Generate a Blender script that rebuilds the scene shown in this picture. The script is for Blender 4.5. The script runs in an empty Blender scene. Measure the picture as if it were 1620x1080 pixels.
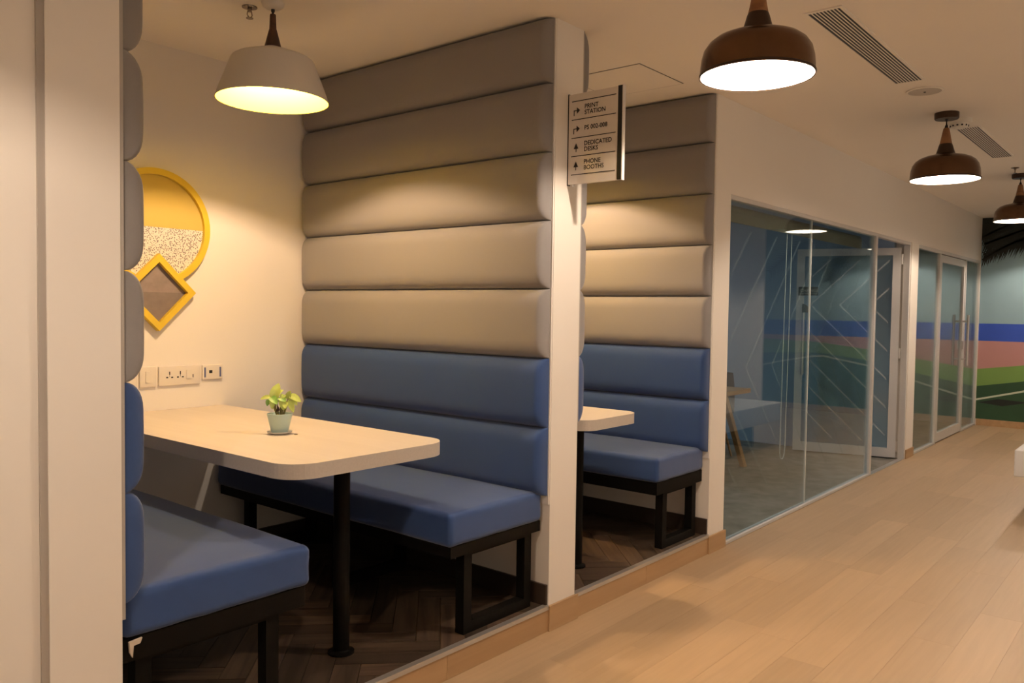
import bpy, bmesh, math, random
from mathutils import Vector, Matrix
random.seed(7)
S = bpy.context.scene
C = S.collection

# ------------------------------------------------------------------ camera
F_PX, YAW, TILT, ROLL = 1294.2, 0.6955, 0.0400, 0.0139
CAM = Vector((-2.8818, -2.173, 1.4375))
fw = Vector((math.cos(TILT)*math.cos(YAW), math.cos(TILT)*math.sin(YAW), -math.sin(TILT)))
r0 = Vector((math.sin(YAW), -math.cos(YAW), 0)); u0 = r0.cross(fw)
rr = math.cos(ROLL)*r0 + math.sin(ROLL)*u0
uu = -math.sin(ROLL)*r0 + math.cos(ROLL)*u0
cd = bpy.data.cameras.new('camera'); cam = bpy.data.objects.new('camera', cd); C.objects.link(cam)
cd.sensor_fit = 'HORIZONTAL'; cd.sensor_width = 36.0; cd.lens = F_PX/1620*36.0
cd.clip_start = 0.02
m = Matrix((rr, uu, -fw)).transposed().to_4x4(); m.translation = CAM
cam.matrix_world = m
S.camera = cam

# ------------------------------------------------------------------ world, exposure
w = bpy.data.worlds.new('world'); S.world = w; w.use_nodes = True
w.node_tree.nodes['Background'].inputs[0].default_value = (0.52, 0.42, 0.315, 1)
w.node_tree.nodes['Background'].inputs[1].default_value = 1.0
S.view_settings.view_transform = 'Standard'; S.view_settings.look = 'None'
S.view_settings.gamma = 1.0; S.view_settings.use_curve_mapping = False
S.view_settings.exposure = 0.0
BOOTH_W, BOOTH_COL = 60.0, (1.0, 0.70, 0.47)
HALL_W, HALL_COL = 49.0, (1.0, 0.80, 0.62)
ROOM_W, ROOM_COL = 20.0, (0.50, 0.74, 1.0)

# ------------------------------------------------------------------ materials
MATS = {}
def mat(name, col, rough=0.6, metal=0.0, spec=0.5, noise=None, bump=None, emit=None, coat=0.0, sheen=0.0):
    """noise=(scale, amount)  bump=(scale, strength, dist)"""
    if name in MATS: return MATS[name]
    M = bpy.data.materials.new(name); M.use_nodes = True; MATS[name] = M
    nt = M.node_tree; b = nt.nodes['Principled BSDF']
    b.inputs['Base Color'].default_value = (*col, 1); b.inputs['Roughness'].default_value = rough
    b.inputs['Metallic'].default_value = metal; b.inputs['Specular IOR Level'].default_value = spec
    b.inputs['Coat Weight'].default_value = coat; b.inputs['Sheen Weight'].default_value = sheen
    tc = nt.nodes.new('ShaderNodeTexCoord')
    if noise:
        n = nt.nodes.new('ShaderNodeTexNoise'); n.inputs['Scale'].default_value = noise[0]; n.inputs['Detail'].default_value = 4
        nt.links.new(tc.outputs['Object'], n.inputs['Vector'])
        mx = nt.nodes.new('ShaderNodeMix'); mx.data_type = 'RGBA'
        a = noise[1]
        mx.inputs[6].default_value = (*[max(0, c*(1-a)) for c in col], 1)
        mx.inputs[7].default_value = (*[min(1, c*(1+a)) for c in col], 1)
        nt.links.new(n.outputs['Fac'], mx.inputs[0]); nt.links.new(mx.outputs[2], b.inputs['Base Color'])
    if bump:
        n2 = nt.nodes.new('ShaderNodeTexNoise'); n2.inputs['Scale'].default_value = bump[0]; n2.inputs['Detail'].default_value = 3
        nt.links.new(tc.outputs['Object'], n2.inputs['Vector'])
        bp = nt.nodes.new('ShaderNodeBump'); bp.inputs['Strength'].default_value = bump[1]; bp.inputs['Distance'].default_value = bump[2]
        nt.links.new(n2.outputs['Fac'], bp.inputs['Height']); nt.links.new(bp.outputs['Normal'], b.inputs['Normal'])
    if emit:
        b.inputs['Emission Color'].default_value = (*emit[0], 1); b.inputs['Emission Strength'].default_value = emit[1]
    return M

def wood(name, c1, c2, rot=0.0, rough=0.45, scale=1.0, vary=0.18, coat=0.0):
    """long grain along local X (after turning by rot); every object gets its own shade"""
    M = bpy.data.materials.new(name); M.use_nodes = True; nt = M.node_tree; b = nt.nodes['Principled BSDF']
    L = nt.links.new
    g = nt.nodes.new('ShaderNodeNewGeometry'); oi = nt.nodes.new('ShaderNodeObjectInfo')
    mp = nt.nodes.new('ShaderNodeMapping'); mp.vector_type = 'POINT'
    mp.inputs['Rotation'].default_value = (0, 0, rot)
    L(g.outputs['Position'], mp.inputs['Vector'])
    m2 = nt.nodes.new('ShaderNodeMapping'); m2.inputs['Scale'].default_value = (1.6*scale, 26*scale, 26*scale)
    L(mp.outputs['Vector'], m2.inputs['Vector'])
    add = nt.nodes.new('ShaderNodeVectorMath'); add.operation = 'ADD'
    mul = nt.nodes.new('ShaderNodeMath'); mul.operation = 'MULTIPLY'; mul.inputs[1].default_value = 53.0
    L(oi.outputs['Random'], mul.inputs[0]); L(m2.outputs['Vector'], add.inputs[0]); L(mul.outputs[0], add.inputs[1])
    n = nt.nodes.new('ShaderNodeTexNoise'); n.inputs['Scale'].default_value = 1.0; n.inputs['Detail'].default_value = 5; n.inputs['Distortion'].default_value = 0.6
    L(add.outputs[0], n.inputs['Vector'])
    cr = nt.nodes.new('ShaderNodeValToRGB')
    cr.color_ramp.elements[0].position = 0.3; cr.color_ramp.elements[0].color = (*c1, 1)
    cr.color_ramp.elements[1].position = 0.72; cr.color_ramp.elements[1].color = (*c2, 1)
    L(n.outputs['Fac'], cr.inputs['Fac'])
    hsv = nt.nodes.new('ShaderNodeHueSaturation')
    mr = nt.nodes.new('ShaderNodeMapRange'); mr.inputs['To Min'].default_value = 1-vary; mr.inputs['To Max'].default_value = 1+vary
    L(oi.outputs['Random'], mr.inputs['Value']); L(mr.outputs['Result'], hsv.inputs['Value'])
    L(cr.outputs['Color'], hsv.inputs['Color']); L(hsv.outputs['Color'], b.inputs['Base Color'])
    b.inputs['Roughness'].default_value = rough; b.inputs['Coat Weight'].default_value = coat
    bp = nt.nodes.new('ShaderNodeBump'); bp.inputs['Strength'].default_value = 0.08; bp.inputs['Distance'].default_value = 0.002
    L(n.outputs['Fac'], bp.inputs['Height']); L(bp.outputs['Normal'], b.inputs['Normal'])
    MATS[name] = M
    return M

def fabric(name, col, rough=0.85):
    M = bpy.data.materials.new(name); M.use_nodes = True; nt = M.node_tree; b = nt.nodes['Principled BSDF']; L = nt.links.new
    g = nt.nodes.new('ShaderNodeNewGeometry')
    n = nt.nodes.new('ShaderNodeTexNoise'); n.inputs['Scale'].default_value = 900; n.inputs['Detail'].default_value = 2
    L(g.outputs['Position'], n.inputs['Vector'])
    n2 = nt.nodes.new('ShaderNodeTexNoise'); n2.inputs['Scale'].default_value = 5; n2.inputs['Detail'].default_value = 3
    L(g.outputs['Position'], n2.inputs['Vector'])
    mx = nt.nodes.new('ShaderNodeMix'); mx.data_type = 'RGBA'
    mx.inputs[6].default_value = (*[c*0.86 for c in col], 1); mx.inputs[7].default_value = (*[min(1, c*1.14) for c in col], 1)
    L(n.outputs['Fac'], mx.inputs[0]); L(mx.outputs[2], b.inputs['Base Color'])
    b.inputs['Roughness'].default_value = rough; b.inputs['Specular IOR Level'].default_value = 0.3
    b.inputs['Sheen Weight'].default_value = 0.25; b.inputs['Sheen Roughness'].default_value = 0.5
    bp = nt.nodes.new('ShaderNodeBump'); bp.inputs['Strength'].default_value = 0.25; bp.inputs['Distance'].default_value = 0.004
    L(n2.outputs['Fac'], bp.inputs['Height'])
    bp2 = nt.nodes.new('ShaderNodeBump'); bp2.inputs['Strength'].default_value = 0.15; bp2.inputs['Distance'].default_value = 0.0006
    L(n.outputs['Fac'], bp2.inputs['Height']); L(bp.outputs['Normal'], bp2.inputs['Normal']); L(bp2.outputs['Normal'], b.inputs['Normal'])
    MATS[name] = M
    return M

def glass_mat():
    M = bpy.data.materials.new('clear_glass'); M.use_nodes = True; nt = M.node_tree; L = nt.links.new
    for n in list(nt.nodes): nt.nodes.remove(n)
    out = nt.nodes.new('ShaderNodeOutputMaterial'); mix = nt.nodes.new('ShaderNodeMixShader')
    tr = nt.nodes.new('ShaderNodeBsdfTransparent'); tr.inputs['Color'].default_value = (0.84, 0.92, 0.94, 1)
    gl = nt.nodes.new('ShaderNodeBsdfGlossy'); gl.inputs['Roughness'].default_value = 0.0; gl.inputs['Color'].default_value = (0.95, 0.97, 1, 1)
    lw = nt.nodes.new('ShaderNodeLayerWeight'); lw.inputs['Blend'].default_value = 0.5
    pw = nt.nodes.new('ShaderNodeMath'); pw.operation = 'POWER'; pw.inputs[1].default_value = 5.0
    ma = nt.nodes.new('ShaderNodeMath'); ma.operation = 'MULTIPLY_ADD'; ma.inputs[1].default_value = 0.95; ma.inputs[2].default_value = 0.05
    L(lw.outputs['Facing'], pw.inputs[0]); L(pw.outputs[0], ma.inputs[0]); L(ma.outputs[0], mix.inputs[0])
    L(tr.outputs[0], mix.inputs[1]); L(gl.outputs[0], mix.inputs[2]); L(mix.outputs[0], out.inputs['Surface'])
    MATS['glass'] = M
    return M
def film_mat(fac):
    M = bpy.data.materials.new('frosted_film'); M.use_nodes = True; nt = M.node_tree; L = nt.links.new
    for n in list(nt.nodes): nt.nodes.remove(n)
    out = nt.nodes.new('ShaderNodeOutputMaterial'); mix = nt.nodes.new('ShaderNodeMixShader'); mix.inputs[0].default_value = fac
    tr = nt.nodes.new('ShaderNodeBsdfTransparent'); df = nt.nodes.new('ShaderNodeBsdfDiffuse'); df.inputs['Color'].default_value = (0.8, 0.82, 0.82, 1)
    L(tr.outputs[0], mix.inputs[1]); L(df.outputs[0], mix.inputs[2]); L(mix.outputs[0], out.inputs['Surface'])
    return M

def dots_mat():
    M = bpy.data.materials.new('speckled_print'); M.use_nodes = True; nt = M.node_tree; L = nt.links.new; b = nt.nodes['Principled BSDF']
    g = nt.nodes.new('ShaderNodeNewGeometry')
    v = nt.nodes.new('ShaderNodeTexVoronoi'); v.inputs['Scale'].default_value = 125
    L(g.outputs['Position'], v.inputs['Vector'])
    cr = nt.nodes.new('ShaderNodeValToRGB'); cr.color_ramp.elements[0].position = 0.36; cr.color_ramp.elements[0].color = (0.20, 0.17, 0.16, 1)
    cr.color_ramp.elements[1].position = 0.44; cr.color_ramp.elements[1].color = (0.74, 0.68, 0.60, 1)
    L(v.outputs['Distance'], cr.inputs['Fac']); L(cr.outputs['Color'], b.inputs['Base Color']); b.inputs['Roughness'].default_value = 0.8
    return M

WALL = mat('cream_paint', (0.86, 0.81, 0.75), 0.75, noise=(2.0, 0.02), bump=(160, 0.04, 0.001))
CEIL = mat('ceiling_paint', (0.88, 0.82, 0.74), 0.85, noise=(1.5, 0.02))
TRIMW = mat('white_trim', (0.78, 0.74, 0.70), 0.45)
STRIPG = mat('grey_strip', (0.42, 0.38, 0.34), 0.5)
ALU = mat('brushed_aluminium', (0.62, 0.60, 0.58), 0.35, metal=0.7)
WFRAME = mat('white_powder_coat', (0.62, 0.60, 0.58), 0.4)
BLACK = mat('black_powder_coat', (0.004, 0.0035, 0.003), 0.55, spec=0.10)
DARKSK = mat('dark_skirting', (0.035, 0.022, 0.015), 0.5)
GREYF = fabric('grey_fabric', (0.252, 0.236, 0.233))
BLUEF = fabric('blue_fabric', (0.020, 0.056, 0.180), 0.7)
PLANK = wood('light_oak_plank', (0.44, 0.308, 0.182), (0.49, 0.345, 0.207), 0.0, 0.42, 1.3, 0.085)
RISER = wood('oak_riser', (0.42, 0.265, 0.135), (0.50, 0.325, 0.175), 0.0, 0.4, 0.7, 0.05)
HERA = wood('dark_wood_a', (0.030, 0.018, 0.011), (0.100, 0.062, 0.038), math.radians(45), 0.5, 1.2, 0.45)
HERB = wood('dark_wood_b', (0.030, 0.018, 0.011), (0.100, 0.062, 0.038), math.radians(-45), 0.5, 1.2, 0.45)
TABLET = wood('table_laminate', (0.68, 0.60, 0.51), (0.72, 0.64, 0.55), math.radians(90), 0.42, 0.8, 0.0)
TABLEE = mat('table_edge_band', (0.50, 0.45, 0.40), 0.6, noise=(160, 0.12))
BAMB = wood('warm_wood', (0.20, 0.085, 0.032), (0.36, 0.17, 0.065), math.radians(90), 0.5, 1.0, 0.05)
WALN = wood('walnut', (0.055, 0.024, 0.013), (0.12, 0.05, 0.026), 0.0, 0.5, 1.0, 0.0)
COPPER = mat('aged_copper', (0.125, 0.070, 0.038), 0.25, metal=0.9, noise=(14, 0.25))
COPDK = mat('dark_bronze', (0.055, 0.030, 0.018), 0.4, metal=0.6)
SHADEW = mat('white_shade', (0.72, 0.68, 0.63), 0.6)
INW = mat('shade_inner_white', (0.85, 0.84, 0.82), 0.5)
INY = mat('shade_inner_glow', (0.46, 0.38, 0.058), 0.6, spec=0.1)  # yellow tint paints the lamp's warm glow into the lining
CORD = mat('black_cord', (0.012, 0.01, 0.009), 0.5)
BULBW = mat('bulb_glow', (0.9, 0.9, 0.9), 0.4, emit=((1, 0.85, 0.65), 12))
BULBY = mat('bulb_glow_warm', (0.9, 0.9, 0.8), 0.4, emit=((1, 0.75, 0.35), 12))
CARPET = mat('grey_carpet', (0.22, 0.20, 0.165), 0.95, noise=(9, 0.8), bump=(220, 0.5, 0.004))
ROOMW = mat('blue_grey_paint', (0.36, 0.43, 0.50), 0.8)
ROOMD = mat('deep_blue_paint', (0.16, 0.22, 0.30), 0.8)
YEL = mat('yellow_lacquer', (0.76, 0.54, 0.04), 0.45)
YELP = mat('yellow_print', (0.60, 0.44, 0.10), 0.7)
SUEDE = mat('mauve_suede', (0.25, 0.205, 0.205), 0.9, noise=(30, 0.25))
SUEDE2 = mat('mauve_suede_dark', (0.19, 0.155, 0.155), 0.9, noise=(30, 0.25))
DOTS = dots_mat()
PLAST = mat('white_plastic', (0.78, 0.72, 0.64), 0.35)
PLASTD = mat('dark_plastic', (0.02, 0.018, 0.02), 0.4)
PLASTB = mat('blue_label', (0.12, 0.14, 0.28), 0.5)
GLASS = glass_mat(); FILM = film_mat(0.05); FILM2 = film_mat(0.22)
POT = mat('mint_ceramic', (0.42, 0.56, 0.53), 0.4, noise=(60, 0.05))
SAUC = mat('pale_ceramic', (0.78, 0.76, 0.70), 0.35)
SOIL = mat('soil', (0.045, 0.025, 0.014), 0.95, noise=(90, 0.6), bump=(120, 0.8, 0.01))
LEAFA = mat('leaf_green', (0.20, 0.40, 0.07), 0.45, noise=(50, 0.5))
LEAFB = mat('leaf_lime', (0.50, 0.60, 0.14), 0.45, noise=(50, 0.3))
STEM = mat('plant_stem', (0.22, 0.20, 0.06), 0.6)
SIGNF = mat('sign_face', (0.74, 0.68, 0.62), 0.18, metal=0.1)
SIGNB = mat('sign_black', (0.012, 0.011, 0.010), 0.3)
INK = mat('sign_ink', (0.014, 0.011, 0.009), 0.6)
OAKL = wood('oak_furniture', (0.34, 0.16, 0.06), (0.50, 0.26, 0.11), 0.0, 0.45, 1.0, 0.05)
SHELL = mat('navy_shell', (0.012, 0.018, 0.028), 0.45)
CHROME = mat('dark_chrome', (0.30, 0.25, 0.20), 0.2, metal=1.0)
GRILLE = mat('speaker_grille', (0.55, 0.50, 0.44), 0.6, noise=(400, 0.3))
BLIND = mat('blind_fabric', (0.30, 0.25, 0.18), 0.8)
WHITEB = mat('white_solid_surface', (0.80, 0.78, 0.76), 0.4)

# ------------------------------------------------------------------ helpers
ORG = {}
def org(p): return ORG.get(p.name, Vector((0, 0, 0))) if p is not None else Vector((0, 0, 0))
def me_obj(name, V, Fc, mats, parent=None, smooth=False, mi=None, origin=None):
    """one mesh object; V in world coordinates"""
    o0 = org(parent) if parent is not None else (Vector(origin) if origin is not None else None)
    if o0 is None:
        xs = [v[0] for v in V]; ys = [v[1] for v in V]; zs = [v[2] for v in V]
        o0 = Vector(((min(xs)+max(xs))/2, (min(ys)+max(ys))/2, min(zs)))
    me = bpy.data.meshes.new(name)
    me.from_pydata([(v[0]-o0.x, v[1]-o0.y, v[2]-o0.z) for v in V], [], Fc)
    if not isinstance(mats, (list, tuple)): mats = [mats]
    for mm in mats: me.materials.append(mm)
    if mi: me.polygons.foreach_set('material_index', mi)
    bm = bmesh.new(); bm.from_mesh(me); bmesh.ops.recalc_face_normals(bm, faces=bm.faces); bm.to_mesh(me); bm.free()
    if smooth:
        me.polygons.foreach_set('use_smooth', [True]*len(me.polygons))
        try: me.set_sharp_from_angle(angle=math.radians(smooth if smooth is not True else 40))
        except Exception: pass
    o = bpy.data.objects.new(name, me); C.objects.link(o)
    if parent is not None: o.parent = parent
    else: o.location = o0
    ORG[o.name] = o0
    return o
def thing(name, label, cat, loc, group=None):
    o = bpy.data.objects.new(name, None); C.objects.link(o); o.location = loc; o.empty_display_size = 0.1
    ORG[o.name] = Vector(loc); tag(o, label, cat, group); return o
def tag(o, label, cat, group=None):
    o['label'] = label; o['category'] = cat
    if group: o['group'] = group
    return o
def struct(o, label=None):
    o['kind'] = 'structure'
    if label: o['label'] = label
    return o
def bx(x0, x1, y0, y1, z0, z1):
    V = [(x0,y0,z0),(x1,y0,z0),(x1,y1,z0),(x0,y1,z0),(x0,y0,z1),(x1,y0,z1),(x1,y1,z1),(x0,y1,z1)]
    return V, [(0,3,2,1),(4,5,6,7),(0,1,5,4),(1,2,6,5),(2,3,7,6),(3,0,4,7)]
def join(*parts):
    V, Fc = [], []
    for v, f in parts:
        n = len(V); V += list(v); Fc += [tuple(i+n for i in t) for t in f]
    return V, Fc
def box(name, dims, m_, parent=None, **k):
    V, Fc = bx(*dims); return me_obj(name, V, Fc, m_, parent, **k)
def rbox(x0, x1, y0, y1, z0, z1, r, n=4, crown=0.0, mid=3):
    """rounded box; crown lifts the middle of the top"""
    def cuts(a, b):
        L = [a + r*(1-math.cos(math.pi/2*i/n)) for i in range(n+1)]
        Mx = [a+r+(b-a-2*r)*i/mid for i in range(1, mid)]
        R = [b - (t-a) for t in reversed(L)]
        return L+Mx+R
    X, Y, Z = cuts(x0, x1), cuts(y0, y1), cuts(z0, z1)
    idx = {}; V = []; Fc = []
    def vert(i, j, k):
        key = (i, j, k)
        if key in idx: return idx[key]
        p = Vector((X[i], Y[j], Z[k]))
        q = Vector((min(max(p.x, x0+r), x1-r), min(max(p.y, y0+r), y1-r), min(max(p.z, z0+r), z1-r)))
        d = p-q
        if d.length > 1e-9: p = q + d.normalized()*r
        if crown and p.z > (z0+z1)/2:
            u = (p.x-x0)/(x1-x0); v = (p.y-y0)/(y1-y0)
            p.z += crown*math.sin(math.pi*min(max(u, 0), 1))**0.7*math.sin(math.pi*min(max(v, 0), 1))**0.4
        idx[key] = len(V); V.append(tuple(p)); return idx[key]
    nx, ny, nz = len(X)-1, len(Y)-1, len(Z)-1
    for i in range(nx):
        for j in range(ny):
            for k in (0, nz):
                f = (vert(i,j,k), vert(i+1,j,k), vert(i+1,j+1,k), vert(i,j+1,k)); Fc.append(f if k else f[::-1])
    for i in range(nx):
        for k in range(nz):
            for j in (0, ny):
                f = (vert(i,j,k), vert(i+1,j,k), vert(i+1,j,k+1), vert(i,j,k+1)); Fc.append(f[::-1] if j else f)
    for j in range(ny):
        for k in range(nz):
            for i in (0, nx):
                f = (vert(i,j,k), vert(i,j+1,k), vert(i,j+1,k+1), vert(i,j,k+1)); Fc.append(f if i else f[::-1])
    return V, Fc
def lathe(prof, cx, cy, cz, seg=48, close=False):
    """prof: list of (r, z)"""
    V, Fc = [], []
    for r, z in prof:
        for s in range(seg):
            a = 2*math.pi*s/seg; V.append((cx+r*math.cos(a), cy+r*math.sin(a), cz+z))
    for i in range(len(prof)-1):
        for s in range(seg):
            t = (s+1) % seg; Fc.append((i*seg+s, i*seg+t, (i+1)*seg+t, (i+1)*seg+s))
    if close:
        Fc.append(tuple(range(seg-1, -1, -1))); n = (len(prof)-1)*seg; Fc.append(tuple(range(n, n+seg)))
    return V, Fc
def tube(pts, r, seg=8, radii=None, cap=True):
    V, Fc = [], []; pts = [Vector(p) for p in pts]; prev = None
    for i, p in enumerate(pts):
        d = (pts[min(i+1, len(pts)-1)]-pts[max(i-1, 0)]).normalized()
        if prev is None:
            a = Vector((0, 0, 1)) if abs(d.z) < 0.9 else Vector((1, 0, 0))
            n1 = d.cross(a).normalized()
        else:
            n1 = (prev-d*prev.dot(d)).normalized()
        prev = n1; n2 = d.cross(n1); R = radii[i] if radii else r
        for s in range(seg):
            t = 2*math.pi*s/seg; V.append(tuple(p+R*(math.cos(t)*n1+math.sin(t)*n2)))
    for i in range(len(pts)-1):
        for s in range(seg):
            t = (s+1) % seg; Fc.append((i*seg+s, i*seg+t, (i+1)*seg+t, (i+1)*seg+s))
    if cap:
        Fc.append(tuple(range(seg-1, -1, -1))); n = (len(pts)-1)*seg; Fc.append(tuple(range(n, n+seg)))
    return V, Fc
def prism(poly, to3, d0, d1):
    """poly of 2-D points -> solid between depths d0 and d1"""
    n = len(poly); V = [to3(p, d0) for p in poly]+[to3(p, d1) for p in poly]
    Fc = [tuple(range(n-1, -1, -1)), tuple(range(n, 2*n))]+[(i, (i+1) % n, n+(i+1) % n, n+i) for i in range(n)]
    return V, Fc
def copy_tree(o, parent=None):
    c = o.copy(); C.objects.link(c)
    if parent is not None: c.parent = parent
    for ch in [k for k in bpy.data.objects if k.parent == o]: copy_tree(ch, c)
    return c

H = 2.70            # ceiling
PZ = 0.115          # booth platform
BY = 1.75           # back wall of the booths
X_END = 9.24        # mural wall

# ------------------------------------------------------------------ structure
fl = struct(box('floor', (-6.0, X_END+0.2, -3.4, 0.02, -0.08, -0.003), mat('sub_floor', (0.40, 0.27, 0.16), 0.6)))
pl_me = bpy.data.meshes.new('plank')
V, Fc = bx(0, 1, 0, 1, -0.003, 0.0); pl_me.from_pydata(V, [], Fc); pl_me.materials.append(PLANK)
PWID, PLEN = 0.178, 1.23
first = True
for r in range(19):
    y1 = -0.002-r*PWID
    x = -3.4-random.random()*PLEN
    while x < X_END:
        x2 = min(x+PLEN, X_END)
        if x2-x > 0.02:
            o = bpy.data.objects.new('plank', pl_me); C.objects.link(o); o.parent = fl
            o.location = Vector((x+0.0003, y1-PWID+0.0003, random.uniform(-0.0004, 0.0)))-ORG[fl.name]
            o.scale = (x2-x-0.0006, PWID-0.0006, 1)
        x = x2

struct(box('ceiling', (-6.0, X_END+0.2, -3.4, 4.7, H, H+0.1), CEIL))
struct(box('wall_back', (-2.3, 1.76, BY, BY+0.1, 0, H), WALL), 'cream wall at the back of the booths')
# partition pillars between the booths
struct(box('wall_partition', (0.0, 0.20, 0.0, BY, 0.0, H), WALL))
struct(box('wall_right', (1.56, 1.762, 0.0, BY, 0.0, H), WALL))
struct(box('wall_column', (-2.068, -1.888, 0.0, BY, 0.0, H), WALL))
struct(box('wall_left', (-6.0, -2.086, 0.012, 0.12, 0.0, H), WALL))
struct(box('trim_1', (-2.086, -2.068, 0.004, 0.12, 0.0, H), STRIPG))
# wall band above the glass fronts and the posts between them
struct(box('wall_front', (1.762, X_END, 0.0, 0.12, 2.145, H), WALL))
struct(box('wall_post', (5.845, 6.11, -0.004, 0.14, 0.0, 2.145), WALL))
struct(box('wall_end', (X_END, X_END+0.1, -3.4, 4.6, 0, H), WALL))
V, Fc = join(bx(-6.0, X_END, -3.4, -3.3, 0, 0.45), bx(-6.0, X_END, -3.4, -3.3, 2.55, H), bx(6.4, X_END, -3.4, -3.3, 0.45, 2.55), bx(-6.0, -5.8, -3.4, -3.3, 0.45, 2.55))
struct(me_obj('wall_opposite', V, Fc, WALL))
w3 = struct(bpy.data.objects.new('added_window', None)); C.objects.link(w3); w3.location = (0.3, -3.35, 0.45); ORG['added_window'] = Vector(w3.location)  # added unseen window, lets world light brighten corridor and ceiling
for i in range(7): box('added_window_post', (-5.8+i*2.0333-(0.0 if i == 0 else 0.03), -5.8+i*2.0333+(0.0 if i == 6 else 0.03)+0.001, -3.38, -3.32, 0.45, 2.55), WFRAME, w3)
V, Fc = join(bx(-5.8, 6.4, -3.38, -3.32, 0.45, 0.50), bx(-5.8, 6.4, -3.38, -3.32, 2.50, 2.55)); me_obj('added_window_rail', V, Fc, WFRAME, w3)
struct(box('wall_rear', (-6.1, -6.0, -3.4, 0.1, 0, H), WALL))
struct(box('wall_screen', (6.4, 7.9, -2.5, -2.30, 0, H), WALL))
# rooms behind the glass
struct(box('floor_room', (1.762, X_END, 0.03, 4.6, -0.06, -0.002), CARPET))
struct(box('wall_room_back', (1.762, X_END, 4.5, 4.6, 0, H), ROOMW))
struct(box('wall_room_left', (1.762, 1.80, 0.12, 4.5, 0, H), ROOMW))
struct(box('wall_room_divider', (5.78, 5.90, 0.14, 4.5, 0, H), ROOMW))
# baseboards
for nm, d in (('baseboard_partition', (-0.004, 0.214, -0.012, 0.0, 0.0, 0.115)), ('baseboard_right', (1.556, 1.778, -0.012, 0.0, 0.0, 0.105)),
              ('baseboard_column', (-2.068, -1.884, -0.012, 0.0, 0.0, 0.115)), ('baseboard_post', (5.84, 6.12, -0.014, -0.004, 0.0, 0.09)),
              ('baseboard_end', (X_END-0.014, X_END, -3.3, -0.01, 0.0, 0.085))):
    struct(box(nm, d, RISER))

# booth platforms: riser boards, metal nosing, herringbone planks
def clip(poly, x0, x1, y0, y1):
    def cut(P, f, inter):
        out = []
        for i in range(len(P)):
            a, b = P[i-1], P[i]
            if f(b):
                if not f(a): out.append(inter(a, b))
                out.append(b)
            elif f(a): out.append(inter(a, b))
        return out
    def ix(c): return lambda a, b: (c, a[1]+(b[1]-a[1])*(c-a[0])/(b[0]-a[0]))
    def iy(c): return lambda a, b: (a[0]+(b[0]-a[0])*(c-a[1])/(b[1]-a[1]), c)
    for f, g in ((lambda p: p[0] >= x0, ix(x0)), (lambda p: p[0] <= x1, ix(x1)), (lambda p: p[1] >= y0, iy(y0)), (lambda p: p[1] <= y1, iy(y1))):
        if len(poly) < 3: return []
        poly = cut(poly, f, g)
    return poly
def area(P): return abs(sum(P[i-1][0]*P[i][1]-P[i][0]*P[i-1][1] for i in range(len(P))))/2
def platform(name, x0, x1, joints):
    pf = struct(box(name, (x0, x1, 0.008, BY, 0.0, PZ-0.010), mat('sub_floor', (0.3, 0.19, 0.11))))
    js = [x0]+joints+[x1]
    for a, b in zip(js, js[1:]):
        box('riser_board', (a+0.001, b-0.001, -0.002, 0.008, 0.0, PZ-0.012), RISER, pf)
    V, Fc = join(bx(x0, x1, -0.006, 0.022, PZ-0.001, PZ+0.0025), bx(x0, x1, -0.006, -0.002, PZ-0.016, PZ-0.001))
    me_obj('metal_nosing', V, Fc, ALU, pf)
    # herringbone: L pairs turned by 45 degrees
    wd, n = 0.098, 5; ln = wd*n; g = 0.0012
    c, s = math.cos(math.pi/4), math.sin(math.pi/4)
    for i in range(-40, 40):
        for j in range(-8, 9):
            # unrotated herringbone tiling: step (w, w) along a stair; rows repeat every (2*ln... ) sideways
            ox = i*wd + j*ln*1.0; oy = i*wd - j*ln*1.0
            for kind in (0, 1):
                if kind == 0: R = [(ox, oy), (ox+ln, oy), (ox+ln, oy+wd), (ox, oy+wd)]
                else: R = [(ox, oy+wd), (ox+wd, oy+wd), (ox+wd, oy+wd+ln), (ox, oy+wd+ln)]
                cxm = sum(p[0] for p in R)/4; cym = sum(p[1] for p in R)/4
                R = [(p[0]+(g if p[0] < cxm else -g), p[1]+(g if p[1] < cym else -g)) for p in R]
                R = [(x0+0.6+p[0]*c-p[1]*s, 0.5+p[0]*s+p[1]*c) for p in R]
                P = clip(R, x0+0.001, x1-0.001, 0.023, BY-0.001)
                if len(P) < 3 or area(P) < 2e-4: continue
                dz = random.uniform(-0.0005, 0.0004)
                V, Fc = prism(P, lambda q, d: (q[0], q[1], d), PZ-0.010, PZ+dz)
                me_obj('wood_block', V, Fc, HERA if kind == 1 else HERB, pf)
    return pf
platform('floor_platform', -1.888, 0.0, [-1.30, -0.644])
platform('floor_platform', 0.20, 1.56, [0.849])
# dark skirting inside the booths
for nm, d in (('baseboard_booth_right', (-0.012, 0.0, 0.006, BY, PZ, 0.208)), ('baseboard_booth_back', (-1.888, -0.012, BY-0.012, BY, PZ, 0.208)),
              ('baseboard_booth_left', (-1.888, -1.876, 0.006, BY, PZ, 0.208)), ('baseboard_nook_right', (1.548, 1.56, 0.006, BY, PZ, 0.208)),
              ('baseboard_nook_back', (0.20, 1.548, BY-0.012, BY, PZ, 0.208)), ('baseboard_nook_left', (0.20, 0.212, 0.006, BY, PZ, 0.208))):
    struct(box(nm, d, DARKSK))

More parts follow.
